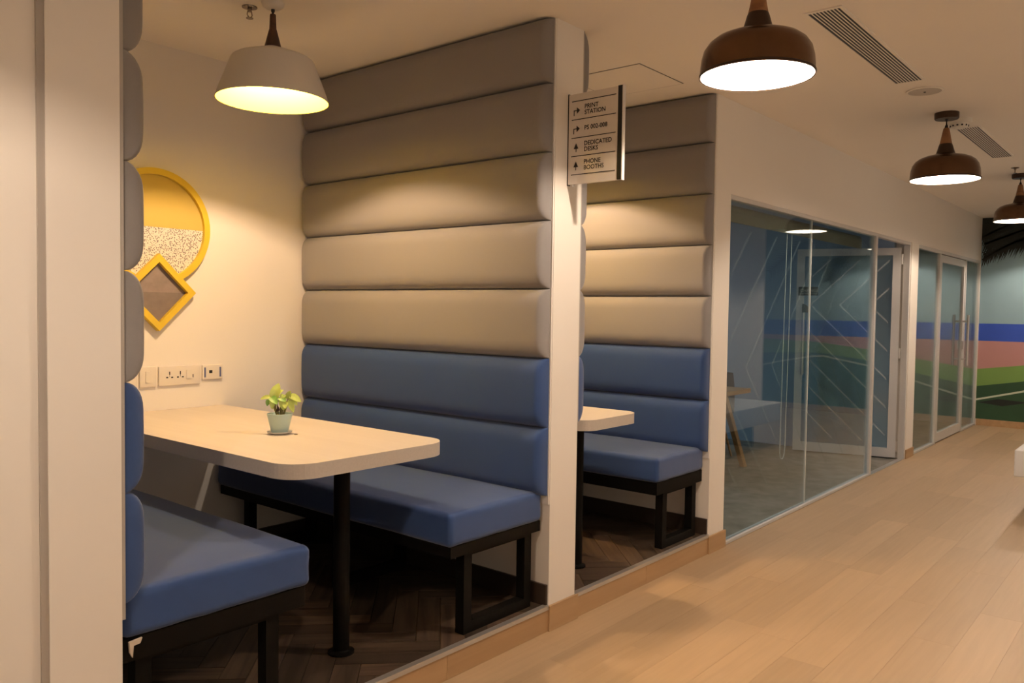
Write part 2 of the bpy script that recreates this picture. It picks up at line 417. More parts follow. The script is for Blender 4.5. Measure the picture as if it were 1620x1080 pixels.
# ------------------------------------------------------------------ glass fronts
def stripes(parent, x0, x1, z0, z1, vx, y, pitch, width, flip=1, xf=None, m_=None):
    """frosted diagonal stripes meeting in '<' shapes at mid height; xf maps (u, z) to 3-D corners"""
    zm = vx[1]; k = 0
    for n in range(-12, 14):
        for up in (1, -1):
            a = vx[0]+n*pitch
            P = [(a, zm), (a+width, zm), (a+width+flip*4.0, zm+up*4.0), (a+flip*4.0, zm+up*4.0)]
            P = clip(P, x0, x1, z0, z1)
            if len(P) < 3 or area(P) < 1e-3: continue
            V, Fc = prism(P, xf, 0.0, 0.0005)
            me_obj('frosted_stripe', V, Fc, m_ or FILM, parent)
def pane(parent, x0, x1, z0, z1, film=True, seed=0.0):
    g_ = box('glass_pane', (x0, x1, 0.022, 0.032, z0, z1), GLASS, parent)
    if film:
        stripes(g_, x0+0.01, x1-0.01, 0.25, 1.95, (x0-0.1+seed, 1.08), 0.0, 0.42, 0.030, 1, lambda q, d: (q[0], 0.0322+d, q[1]))
    return g_
w1 = struct(bpy.data.objects.new('window_1', None)); C.objects.link(w1); w1.location = (1.78, 0.05, 0); ORG['window_1'] = Vector(w1.location)
V, Fc = join(bx(1.762, 4.70, 0.004, 0.05, 0.0, 0.018), bx(1.762, 5.845, 0.004, 0.05, 2.118, 2.145), bx(1.762, 1.772, 0.004, 0.05, 0.018, 2.118))
me_obj('frame_channel', V, Fc, WFRAME, w1)
box('mullion', (4.70, 4.752, 0.004, 0.05, 0.0, 2.118), WFRAME, w1)
box('jamb', (5.81, 5.845, 0.004, 0.06, 0.0, 2.118), WFRAME, w1)
box('threshold', (4.752, 5.81, 0.004, 0.05, -0.004, 0.003), ALU, w1)
pane(w1, 1.772, 3.181, 0.018, 2.118, True); pane(w1, 3.187, 4.70, 0.018, 2.118, True, 0.15)
box('joint_seal', (3.1805, 3.1875, 0.021, 0.033, 0.018, 2.118), mat('silicone', (0.75, 0.75, 0.72), 0.4), w1)

# open door leaf
d1 = struct(bpy.data.objects.new('door_1', None)); C.objects.link(d1)
HX, HY = 5.785, 0.075; ang = math.atan2(0.93, -0.26); LW = 0.97
d1.location = (HX, HY, 0); d1.rotation_euler = (0, 0, ang); ORG['door_1'] = Vector((0, 0, 0))
def leaf(parent, LW, y0, y1, z1, stile=0.075, rail=0.09):
    V, Fc = join(bx(0, stile, y0, y1, 0.012, z1), bx(LW-stile, LW, y0, y1, 0.012, z1)); me_obj('stile', V, Fc, WFRAME, parent)
    V, Fc = join(bx(stile, LW-stile, y0, y1, 0.012, 0.012+rail), bx(stile, LW-stile, y0, y1, z1-rail*0.8, z1)); me_obj('rail', V, Fc, WFRAME, parent)
    ym = (y0+y1)/2
    return box('glass_pane', (stile, LW-stile, ym-0.004, ym+0.004, 0.012+rail, z1-rail*0.8), GLASS, parent)
gl = leaf(d1, LW, -0.02, 0.02, 2.09)
stripes(gl, 0.10, LW-0.10, 0.16, 1.98, (0.26, 1.52), 0, 0.28, 0.022, -1, lambda q, d: (q[0], 0.0042+d, q[1]), FILM2)
for z in (0.12, 1.05, 1.98):
    V, Fc = lathe([(0.010, -0.05), (0.010, 0.05)], -0.008, -0.012, z, 12, True); me_obj('hinge', V, Fc, ALU, d1, smooth=True)
for sgn in (1, -1):
    V, Fc = tube([(LW-0.075, sgn*0.02, 0.86), (LW-0.075, sgn*0.07, 0.86)], 0.009, 8)
    V2, F2 = tube([(LW-0.075, sgn*0.02, 1.38), (LW-0.075, sgn*0.07, 1.38)], 0.009, 8)
    V3, F3 = tube([(LW-0.075, sgn*0.07, 0.80), (LW-0.075, sgn*0.07, 1.44)], 0.012, 10)
    V, Fc = join((V, Fc), (V2, F2), (V3, F3)); me_obj('pull_handle', V, Fc, ALU, d1, smooth=True)
# black name plate and the round-cornered push sticker on the door glass
def text_mesh(txt, size):
    cu = bpy.data.curves.new('lettering', 'FONT'); cu.body = txt; cu.size = size; cu.extrude = 0.0; cu.space_line = 0.92
    cu.resolution_u = 3; cu.offset = 0.0004
    o = bpy.data.objects.new('tmp', cu); C.objects.link(o)
    dg = bpy.context.evaluated_depsgraph_get(); dg.update()
    me = bpy.data.meshes.new_from_object(o.evaluated_get(dg))
    V = [tuple(v.co) for v in me.vertices]; Fc = [tuple(p.vertices) for p in me.polygons]
    bpy.data.objects.remove(o); bpy.data.curves.remove(cu); bpy.data.meshes.remove(me)
    return V, Fc
npl = box('name_plate', (LW-0.21, LW-0.02, 0.021, 0.027, 1.615, 1.705), SIGNB, d1)
V, Fc = text_mesh('CHANGE', 0.045)
me_obj('lettering', [(LW-0.035-v[0]*0.98, 0.0275, 1.652+v[1]) for v in V], Fc, mat('plate_ink', (0.30, 0.30, 0.28), 0.6), npl)
box('plate_line', (LW-0.20, LW-0.03, 0.0272, 0.0278, 1.635, 1.638), mat('plate_ink', (0.3, 0.3, 0.28)), npl)
arc = [(LW-0.06, 1.42), (LW-0.06, 1.53)]+[(LW-0.06-0.065*math.sin(a), 1.465+0.065*math.cos(a)) for a in [i*math.pi/2/8 for i in range(9)]]+[(LW-0.125, 1.44), (LW-0.08, 1.44)]
V, Fc = prism(arc, lambda q, d: (q[0], d, q[1]), 0.021, 0.024); me_obj('push_sticker', V, Fc, SIGNB, d1)

# second glass front with a closed door
w2 = struct(bpy.data.objects.new('window_2', None)); C.objects.link(w2); w2.location = (6.2, 0.05, 0); ORG['window_2'] = Vector(w2.location)
V, Fc = join(bx(6.11, 7.05, 0.004, 0.05, 0.0, 0.02), bx(8.42, 9.215, 0.004, 0.05, 0.0, 0.02), bx(6.11, X_END, 0.004, 0.05, 2.110, 2.145))
me_obj('frame_channel', V, Fc, WFRAME, w2)
box('mullion', (7.05, 7.10, 0.004, 0.05, 0.0, 2.11), WFRAME, w2); box('mullion', (8.38, 8.42, 0.004, 0.05, 0.0, 2.11), WFRAME, w2)
box('jamb', (9.215, X_END, 0.004, 0.05, 0.0, 2.11), WFRAME, w2)
pane(w2, 6.112, 7.05, 0.02, 2.11, False); pane(w2, 8.42, 9.215, 0.02, 2.11, False)
d2 = struct(bpy.data.objects.new('door_2', None)); C.objects.link(d2); d2.location = (7.108, 0.028, 0); ORG['door_2'] = Vector((0, 0, 0))
leaf(d2, 1.265, -0.02, 0.02, 2.10, 0.075, 0.10)
for sgn in (-1, 1):
    V, Fc = join(tube([(1.20, sgn*0.02, 0.90), (1.20, sgn*0.08, 0.90)], 0.010, 8), tube([(1.20, sgn*0.02, 1.36), (1.20, sgn*0.08, 1.36)], 0.010, 8),
                 tube([(1.20, sgn*0.08, 0.82), (1.20, sgn*0.08, 1.44)], 0.015, 10))
    me_obj('pull_handle', V, Fc, ALU, d2, smooth=True)
box('lock_case', (1.18, 1.23, -0.035, -0.02, 1.02, 1.12), ALU, d2)

# ------------------------------------------------------------------ padded wall panels
SEAM = [0.610, 0.915, 1.221, 1.527, 1.825, 2.122, 2.418, 2.698]
def pad(x_wall, sgn, y0, y1, z0, z1, T=0.070, m_=None, parent=None, lead=0.0):
    """upholstered channel on wall plane x_wall, bulging towards sgn"""
    def cuts(a, b, r, n=7, mid=6):
        L = [a+r*(1-math.cos(math.pi/2*i/n)) for i in range(n+1)]
        return L+[a+r+(b-a-2*r)*i/mid for i in range(1, mid)]+[b-(t-a) for t in reversed(L)]
    ry, rz = 0.032, 0.075
    Ys, Zs = cuts(y0, y1, ry), cuts(z0, z1, rz)
    def se(d, r, p=2.2):
        a = min(1.0, max(0.0, d/r)); return (1-(1-a)**p)**(1/p)
    V, Fc = [], []
    ph = random.random()*6
    nz = len(Zs)
    for y in Ys:
        for z in Zs:
            dz = min(z-z0, z1-z); dy = min(y-y0, y1-y)
            h = 0.16+0.84*se(dz, rz)
            t = T*h*se(dy, ry, 2.6)
            t += 0.006*math.sin(math.pi*(z-z0)/(z1-z0))*se(dy, 0.15)
            t += 0.0012*math.sin(y*7+ph)*se(dz, 0.1)
            V.append((x_wall+sgn*(0.010+t), y, z))
    for i in range(len(Ys)-1):
        for k in range(nz-1):
            Fc.append((i*nz+k, (i+1)*nz+k, (i+1)*nz+k+1, i*nz+k+1))
    # rim back to the board
    loop = [(i, 0) for i in range(len(Ys))]+[(len(Ys)-1, k) for k in range(1, nz)]+[(i, nz-1) for i in range(len(Ys)-2, -1, -1)]+[(0, k) for k in range(nz-2, 0, -1)]
    n0 = len(V)
    for (i, k) in loop: V.append((x_wall+sgn*0.010, Ys[i], Zs[k]))
    n = len(loop)
    for a in range(n):
        b = (a+1) % n
        Fc.append((loop[a][0]*nz+loop[a][1], loop[b][0]*nz+loop[b][1], n0+b, n0+a))
    Fc.append(tuple(range(n0, n0+n)))
    return me_obj('padded_channel', V, Fc, m_, parent, smooth=50)
def padded_wall(label, x_wall, sgn, first=0, SEAM=SEAM, T=0.070):
    t = thing('padded_wall_panel', label, 'wall panel', (x_wall, 0.0, SEAM[first]), 'padded wall panels of the booths')
    box('backing_board', (min(x_wall, x_wall+sgn*0.010), max(x_wall, x_wall+sgn*0.010), 0.002, BY-0.004, SEAM[first]-0.04 if first == 0 else SEAM[first], 2.699), TRIMW if sgn < 0 else STRIPG, t)
    for i in range(first, 7):
        p_ = pad(x_wall, sgn, 0.008, BY-0.006, SEAM[i]+0.0006, SEAM[i+1]-0.0006, T, BLUEF if i < 2 else GREYF, t)
        p_['label'] = 'blue upholstered channel' if i < 2 else 'grey upholstered channel'
    return t
padded_wall('large padded panel behind the bench right of the potted plant, grey over blue', 0.0, -1)
padded_wall('padded panel seen edge-on at the left column, grey over blue', -1.888, 1, 0, [1.425+(z-1.425)*0.975 for z in SEAM[:-1]]+[2.69], 0.064)
padded_wall('padded panel behind the bench next to the glass front, grey over blue', 1.56, -1)
padded_wall('padded panel peeking out behind the pillar with the sign', 0.20, 1, 1)

# ------------------------------------------------------------------ benches
def wrinkle(V, axis_edge, amp=0.0016):
    return V
def bench(label, xb, sgn, depth, dz=0.0, ap=0.045):
    """xb: wall side, sgn: direction to the open side"""
    t = thing('bench', label, 'bench', (xb+sgn*depth/2, 0.9, PZ), 'upholstered booth benches')
    def X(a, b): return (min(xb+sgn*a, xb+sgn*b), max(xb+sgn*a, xb+sgn*b))
    V, Fc = rbox(*X(0.014, depth), 0.030, BY-0.02, 0.500+dz, 0.636+dz, 0.025, 5, 0.010, 10)
    # upholstery pulled over the edges: fine gathers near the corners
    V = [(x+0.0012*math.sin(y*43+z*60), y+0.0010*math.sin(x*55), z+0.0010*math.sin(x*37+y*29)) for x, y, z in V]
    me_obj('seat_cushion', V, Fc, BLUEF, t, smooth=60)
    V, Fc = bx(*X(0.014, depth-0.018), 0.042, BY-0.03, 0.5+dz-ap, 0.5005+dz); me_obj('seat_base', V, Fc, BLACK, t)
    for y in (0.055, 0.86, 1.60):
        a0, a1 = X(0.06, depth-0.11); wq = 0.046
        V, Fc = join(bx(a0, a0+wq, y, y+wq, PZ, 0.5+dz-ap), bx(a1-wq, a1, y, y+wq, PZ, 0.5+dz-ap), bx(a0+wq, a1-wq, y, y+wq, PZ, PZ+wq), bx(a0+wq, a1-wq, y, y+wq, 0.5+dz-ap-wq*0.3, 0.5+dz-ap))
        me_obj('leg_frame', V, Fc, BLACK, t)
    return t
bench('blue bench under the large padded panel beside the pillar with the sign', 0.0, -1, 0.604, -0.006)
lb = bench('blue bench in the foreground next to the left column, padding torn at its base', -1.888, 1, 0.634, 0.018, 0.065)
bench('blue bench in the second booth next to the glass front', 1.56, -1, 0.560, 0.0, 0.068)
# torn bit of lining at the near corner of the foreground bench
V, Fc = prism([(0, 0), (0.036, 0.004), (0.030, -0.010), (0.012, -0.012), (0.009, -0.045), (0.002, -0.03)], lambda q, d: (-1.858+q[0], 0.028+d, 0.514+q[1]), -0.004, 0.004)
o = me_obj('torn_lining', V, Fc, mat('torn_lining', (0.62, 0.52, 0.42), 0.8), lb); o['label'] = 'pale torn lining at the corner'

# ------------------------------------------------------------------ tables
def table(label, x0, x1, y0, lx, ly, ztop=0.911, r=0.115):
    t = thing('booth_table', label, 'table', (lx, ly, PZ))
    P = []
    for cxx, cyy, a0 in ((x1-r, y0+r, -90), (x0+r, y0+r, 180)):
        seq = range(0, 11)
        for i in seq:
            a = math.radians(a0+9*i) if a0 == -90 else math.radians(180+9*i)
            P.append((cxx+r*math.cos(a), cyy+r*math.sin(a)))
    # order: left-front arc, right-front arc, back corners
    right = P[:11]; left = P[11:]
    poly = left+right+[(x1, BY-0.002), (x0, BY-0.002)]
    V, Fc = prism(poly, lambda q, d: (q[0], q[1], d), ztop-0.052, ztop)
    top = me_obj('table_top', V, Fc, [TABLET, TABLEE], t, mi=[1, 0]+[1]*len(poly))
    V, Fc = lathe([(0.050, 0), (0.050, 0.008), (0.034, 0.012), (0.031, 0.016), (0.031, ztop-0.052-PZ-0.006), (0.07, ztop-0.052-PZ-0.004), (0.07, ztop-0.052-PZ)], lx, ly, PZ, 28, True)
    me_obj('leg', V, Fc, BLACK, t, smooth=30)
    box('wall_bracket', ((x0+x1)/2-0.2, (x0+x1)/2+0.2, BY-0.042, BY-0.002, ztop-0.092, ztop-0.052), BLACK, t)
    return t
table('pale laminate table carrying the potted plant, with a single black leg', -1.305, -0.552, 0.075, -0.925, 0.291)
table('pale laminate table of the second booth, half hidden behind the pillar', 0.300, 0.790, 0.015, 0.545, 0.237, r=0.09)

# ------------------------------------------------------------------ pendant lamps
def point(name, loc, W, col, parent, rad=0.022):
    l = bpy.data.lights.new(name, 'POINT'); l.energy = W; l.color = col; l.shadow_soft_size = rad
    o = bpy.data.objects.new(name, l); C.objects.link(o); o.parent = parent; o.location = loc; return o
def hall_pendant(label, x):
    z0 = 2.285; y = -0.93
    t = thing('pendant_lamp', label, 'lamp', (x, y, z0), 'copper pendant lamps along the corridor')
    out = [(0.200, 0.0), (0.199, 0.03), (0.196, 0.060), (0.188, 0.090), (0.172, 0.114), (0.150, 0.131), (0.120, 0.143), (0.090, 0.150), (0.066, 0.155), (0.056, 0.162)]
    sh = me_obj('lamp_shade', *lathe(out, x, y, z0, 56), COPPER, t, smooth=True)
    inn = [(r-0.003, z-0.003 if i else z) for i, (r, z) in enumerate(out)]
    inn = [(0.200, 0.0)]+[(a, b) for a, b in inn]+[(0.012, 0.158)]
    me_obj('shade_lining', *lathe(inn, x, y, z0, 56), INW, sh, smooth=True)
    me_obj('rim_bead', *lathe([(0.200, -0.003), (0.203, 0.0), (0.203, 0.006), (0.199, 0.009)], x, y, z0, 56), COPDK, sh, smooth=True)
    me_obj('collar', *lathe([(0.056, 0.160), (0.052, 0.170), (0.046, 0.190), (0.040, 0.212), (0.036, 0.222)], x, y, z0, 32), COPDK, t, smooth=True)
    me_obj('wood_neck', *lathe([(0.036, 0.221), (0.030, 0.25), (0.023, 0.29), (0.017, 0.318), (0.013, 0.322)], x, y, z0, 28, True), BAMB, t, smooth=30)
    me_obj('cord', *lathe([(0.011, 0.322), (0.009, 0.335), (0.004, 0.345), (0.0035, 0.36), (0.009, 0.372), (0.010, 0.378)], x, y, z0, 12, True), CORD, t, smooth=30)
    me_obj('ceiling_rose', *lathe([(0.066, 0.376), (0.070, 0.382), (0.070, H-z0-0.0005)], x, y, z0, 32, True), COPDK, t, smooth=30)
    me_obj('bulb', *lathe([(0.001, 0.096), (0.022, 0.100), (0.033, 0.115), (0.030, 0.132), (0.016, 0.150), (0.014, 0.160)], x, y, z0, 20), BULBW, t, smooth=True)
    point('bulb_light', (0, 0, 0.075), HALL_W, HALL_COL, t)
    return t
hall_pendant('large copper pendant lamp nearest the camera, in front of the sign', -0.04)
hall_pendant('copper pendant lamp hanging above the glass front, with a smoke detector behind it', 2.83)
hall_pendant('small copper pendant lamp cut by the right edge of the photo', 5.66)
hall_pendant('farthest copper pendant lamp, seen only as a reflection in the glass', 8.48)
hall_pendant('copper pendant lamp outside the photo lighting the left column', -2.88)
def booth_pendant(label, x, y):
    z0 = 2.293
    t = thing('white_pendant_lamp', label, 'lamp', (x, y, z0), 'white pendant lamps over the booth tables')
    out = [(0.231, 0.0), (0.222, 0.030), (0.170, 0.165), (0.165, 0.172), (0.150, 0.181), (0.036, 0.222), (0.030, 0.224)]
    sh = me_obj('lamp_shade', *lathe(out, x, y, z0, 56), SHADEW, t, smooth=30)
    inn = [(0.231, 0.0), (0.228, 0.001), (0.167, 0.162), (0.148, 0.177), (0.012, 0.218)]
    me_obj('shade_lining', *lathe(inn, x, y, z0, 56), INY, sh, smooth=30)
    me_obj('wood_neck', *lathe([(0.035, 0.222), (0.033, 0.230), (0.019, 0.285), (0.0145, 0.30), (0.0125, 0.356), (0.011, 0.360)], x, y, z0, 24, True), WALN, t, smooth=30)
    me_obj('cord', *lathe([(0.005, 0.360), (0.0045, 0.364), (0.0075, 0.372), (0.008, 0.385)], x, y, z0, 12, True), CORD, t, smooth=30)
    me_obj('ceiling_rose', *lathe([(0.008, 0.380), (0.030, 0.383), (0.043, 0.392), (0.048, H-z0-0.0005)], x, y, z0, 32, True), SHADEW, t, smooth=True)
    me_obj('bulb', *lathe([(0.001, 0.142), (0.022, 0.146), (0.032, 0.160), (0.028, 0.180), (0.015, 0.205), (0.014, 0.216)], x, y, z0, 20), BULBY, t, smooth=True)
    point('bulb_light', (0, 0, 0.118), BOOTH_W, BOOTH_COL, t, 0.022)
    return t
booth_pendant('white conical pendant lamp above the table with the potted plant', -0.868, 0.835)
booth_pendant('white conical pendant lamp of the second booth, hidden behind the padded wall', 0.88, 0.835)
# room behind the glass: added out-of-view panel lamp, a dim cool fill
t = thing('added_panel_lamp', 'added, unseen panel lamp filling the room behind the glass', 'lamp', (3.4, 2.6, H-0.03))
box('frame', (3.08, 3.72, 2.28, 2.92, H-0.03, H-0.0005), WFRAME, t)
l = bpy.data.lights.new('added_panel_fill', 'AREA'); l.energy = ROOM_W; l.color = ROOM_COL; l.size = 0.58
o = bpy.data.objects.new('added_panel_fill', l); C.objects.link(o); o.parent = t; o.location = (0, 0, -0.012)

# ------------------------------------------------------------------ sign
t = thing('direction_sign', 'projecting direction sign with arrows on the pillar between the booths', 'sign', (0.088, -0.14, 1.990))
SX = 0.088
box('sign_face', (SX, SX+0.016, -0.262, -0.006, 1.992, 2.386), SIGNF, t)
box('edge_strip', (SX-0.001, SX+0.017, -0.284, -0.262, 1.992, 2.388), SIGNB, t)
box('end_cap', (SX-0.0015, SX+0.0175, -0.288, -0.284, 1.990, 2.390), TRIMW, t)
box('mount_plate', (SX, SX+0.018, -0.006, 0.0, 1.988, 2.390), SIGNB, t)
for y in (-0.03,):
    me_obj('screw', *lathe([(0.006, -0.006), (0.006, 0.003)], SX+0.008, y, 1.988, 10, True), ALU, t)
zl = [2.354, 2.2735, 2.1935, 2.1135, 2.033]
for z in zl: box('rule_line', (SX-0.0012, SX, -0.252, -0.022, z-0.0016, z+0.0016), INK, t)
def on_sign(V): return [(SX-0.0012+v[2], -0.022-v[0], v[1]) for v in V]
def sign_text(txt, size, xo, zo):
    V, Fc = text_mesh(txt, size)
    me_obj('lettering', on_sign([(xo+v[0]*0.96, zo+v[1], v[2]) for v in V]), Fc, INK, t)
sign_text('PRINT\nSTATION', 0.0275, 0.068, 2.3165)
sign_text('PS 002-008', 0.0275, 0.068, 2.2245)
sign_text('DEDICATED\nDESKS', 0.0275, 0.068, 2.1565)
sign_text('PHONE\nBOOTHS', 0.0275, 0.068, 2.0765)
def arrow(polys, name='arrow'):
    parts = []
    for P in polys:
        V, Fc = prism(P, lambda q, d: (SX-0.0012+d, -0.022-q[0], q[1]), 0.0, 0.0012); parts.append((V, Fc))
    V, Fc = join(*parts); me_obj(name, V, Fc, INK, t)
for zc in (2.311, 2.231):
    arrow([[(0.010, zc-0.020), (0.0135, zc-0.020), (0.0135, zc+0.004), (0.010, zc+0.004)], [(0.010, zc+0.0005), (0.028, zc+0.0005), (0.028, zc+0.004), (0.010, zc+0.004)],
           [(0.027, zc-0.012), (0.043, zc+0.002), (0.027, zc+0.016)]])
for zc in (2.150, 2.070):
    arrow([[(0.0235, zc-0.018), (0.027, zc-0.018), (0.027, zc), (0.0235, zc)], [(0.013, zc-0.004), (0.0375, zc-0.004), (0.0253, zc+0.020)]])

# ------------------------------------------------------------------ wall art
t = thing('wall_art', 'yellow framed circle and diamond wall decoration above the sockets', 'wall art', (-0.925, BY, 1.30))
AX, AZ, AR = -0.928, 1.812, 0.284; DX, DZ, DR = -0.915, 1.494, 0.190
Y3 = lambda q, d: (q[0], BY-d, q[1])
def in_d(q, R=DR*0.93): return abs(q[0]-DX)+abs(q[1]-DZ) < R
N = 120; angs = [2*math.pi*i/N for i in range(N)]
keep = [not in_d((AX+(AR-0.015)*math.cos(a), AZ+(AR-0.015)*math.sin(a))) for a in angs]
st = next(i for i in range(N) if keep[i] and not keep[i-1]); run = []
for k in range(N):
    if keep[(st+k) % N]: run.append(angs[(st+k) % N])
    else: break
V, Fc = [], []
for a in run:
    for rr_, d in ((AR, 0.001), (AR, 0.030), (AR-0.030, 0.030), (AR-0.030, 0.001)):
        V.append(Y3((AX+rr_*math.cos(a), AZ+rr_*math.sin(a)), d))
for i in range(len(run)-1):
    for k in range(4):
        Fc.append((4*i+k, 4*i+(k+1) % 4, 4*i+4+(k+1) % 4, 4*i+4+k))
Fc += [(0, 1, 2, 3), tuple(4*(len(run)-1)+k for k in (3, 2, 1, 0))]
me_obj('circle_frame', V, Fc, YEL, t, smooth=30)
ri = AR-0.028
up = [(AX+ri*math.cos(math.pi*i/40), AZ+ri*math.sin(math.pi*i/40)) for i in range(41)]
V, Fc = prism(up, Y3, 0.001, 0.010); me_obj('yellow_half', V, Fc, YELP, t)
lo = [(AX+ri*math.cos(math.pi+math.pi*i/60), AZ+ri*math.sin(math.pi+math.pi*i/60)) for i in range(61)]
lo2 = []
for q in lo:      # keep clear of the diamond
    if in_d(q, DR-0.004):
        dx = abs(q[0]-DX); q = (q[0], DZ+(DR-0.004)-dx)
    lo2.append(q)
lo2.sort(key=lambda q: q[0])
V, Fc = prism(lo2, Y3, 0.001, 0.010)
me_obj('speckled_half', V, Fc, DOTS, t)
parts = []
A = [(DX, DZ+DR), (DX+DR, DZ), (DX, DZ-DR), (DX-DR, DZ)]; R2 = DR-0.042
B = [(DX, DZ+R2), (DX+R2, DZ), (DX, DZ-R2), (DX-R2, DZ)]
for i in range(4):
    P = [A[i], A[(i+1) % 4], B[(i+1) % 4], B[i]]; parts.append(prism(P, Y3, 0.001, 0.036))
V, Fc = join(*parts); me_obj('diamond_frame', V, Fc, YEL, t)
V, Fc = prism([(DX-R2, DZ), (DX, DZ+R2), (DX+R2, DZ)], Y3, 0.001, 0.010); me_obj('suede_upper', V, Fc, SUEDE, t)
V, Fc = prism([(DX-R2, DZ), (DX, DZ-R2), (DX+R2, DZ)], Y3, 0.001, 0.012); me_obj('suede_lower', V, Fc, SUEDE2, t)

# ------------------------------------------------------------------ sockets
def plate(name, label, cat, x0, x1, z0, z1):
    t = thing(name, label, cat, ((x0+x1)/2, BY, z0))
    V, Fc = rbox(x0, x1, BY-0.012, BY-0.0005, z0, z1, 0.003, 2); me_obj('face_plate', V, Fc, PLAST, t, smooth=30)
    return t
t = plate('switch_plate', 'white switch plate half hidden behind the padded channels', 'switch', -1.098, -1.014, 1.028, 1.129)
box('rocker', (-1.075, -1.04, BY-0.016, BY-0.012, 1.05, 1.107), PLAST, t)
t = plate('switch_plate', 'square white switch plate left of the double socket', 'switch', -1.003, -0.919, 1.029, 1.130)
box('rocker', (-0.975, -0.955, BY-0.016, BY-0.012, 1.052, 1.107), PLAST, t)
t = plate('wall_socket', 'long white plate with two sockets and a switch above the table', 'socket', -0.908, -0.688, 1.031, 1.128)
for cx in (-0.853, -0.797):
    for dx, dz, w_, h_ in ((0, 0.013, 0.005, 0.016), (-0.013, -0.008, 0.010, 0.006), (0.013, -0.008, 0.010, 0.006), (0, 0, 0.0012, 0.012)):
        box('socket_hole', (cx+dx-w_/2, cx+dx+w_/2, BY-0.0128, BY-0.0118, 1.080+dz-h_/2, 1.080+dz+h_/2), PLASTD, t)
box('rocker', (-0.766, -0.738, BY-0.017, BY-0.012, 1.062, 1.106), PLAST, t)
box('indicator', (-0.731, -0.727, BY-0.0128, BY-0.0118, 1.066, 1.083), PLASTD, t)
t = plate('data_socket', 'small white data socket with blue tabs, rightmost of the wall plates', 'socket', -0.677, -0.563, 1.050, 1.126)
for x in (-0.668, -0.582): box('blue_tab', (x, x+0.009, BY-0.0135, BY-0.0118, 1.062, 1.113), PLASTB, t)
box('port', (-0.640, -0.623, BY-0.0135, BY-0.0118, 1.082, 1.098), PLASTD, t)
box('port_cover', (-0.612, -0.590, BY-0.0145, BY-0.012, 1.082, 1.096), PLAST, t)
# ------------------------------------------------------------------ potted plant
PX, PY, PT = -0.922, 0.700, 0.911
t = thing('potted_plant', 'small leafy plant in a mint ceramic pot on the table', 'plant', (PX, PY, PT))
me_obj('saucer', *lathe([(0.001, 0.0), (0.030, 0.0), (0.048, 0.007), (0.051, 0.012), (0.047, 0.011), (0.034, 0.005), (0.001, 0.004)], PX, PY, PT, 36), SAUC, t, smooth=True)
me_obj('pot', *lathe([(0.001, 0.006), (0.031, 0.006), (0.034, 0.009), (0.0505, 0.080), (0.0515, 0.0835), (0.049, 0.0845), (0.047, 0.081), (0.044, 0.068)], PX, PY, PT, 40), POT, t, smooth=50)
me_obj('soil', *lathe([(0.001, 0.074), (0.02, 0.0745), (0.046, 0.071), (0.044, 0.066), (0.001, 0.064)], PX, PY, PT, 24), SOIL, t, smooth=True)
RV = Vector((rr.x, rr.y, 0)).normalized(); FV = Vector((fw.x, fw.y, 0)).normalized()
def pl3(a, b, h): p_ = Vector((PX, PY, PT))+RV*a+FV*b; return Vector((p_.x, p_.y, PT+h))
def leafm(base, tip, nrm, width, m_, parent):
    """pothos leaf: heart outline, folded along the midrib, tip drooping"""
    base, tip, nrm = Vector(base), Vector(tip), Vector(nrm).normalized()
    d = tip-base; L_ = d.length; d.normalize(); s = d.cross(nrm).normalized(); nrm = s.cross(d)
    prof = [(0.0, 0.10), (-0.08, 0.45), (0.02, 0.82), (0.20, 1.0), (0.44, 1.0), (0.68, 0.80), (0.88, 0.42), (1.0, 0.0)]
    V, Fc = [], []
    for u, wv in prof:
        dr = -0.30*L_*u*u
        um = max(0, u)
        for sd, f in ((-1, 1), (-0.5, 1), (0, 0), (0.5, 1), (1, 1)):
            q = base+d*(L_*(u if f else um))+s*(sd*wv*width/2)+nrm*(dr+abs(sd)*wv*width*0.16)
            V.append(tuple(q))
    for i in range(len(prof)-1):
        for k in range(4): Fc.append((5*i+k, 5*i+k+1, 5*i+k+6, 5*i+k+5))
    n = len(V)
    V += [tuple(Vector(v)-nrm*0.0005) for v in V]
    Fc += [tuple(i+n for i in reversed(f)) for f in list(Fc)]
    return me_obj('leaf', V, Fc, m_, parent, smooth=True)
def sprig(pts):
    return me_obj('stem', *tube(pts, 0.0022, 6, [0.0030-0.0012*i/(len(pts)-1) for i in range(len(pts))]), STEM, t, smooth=True)
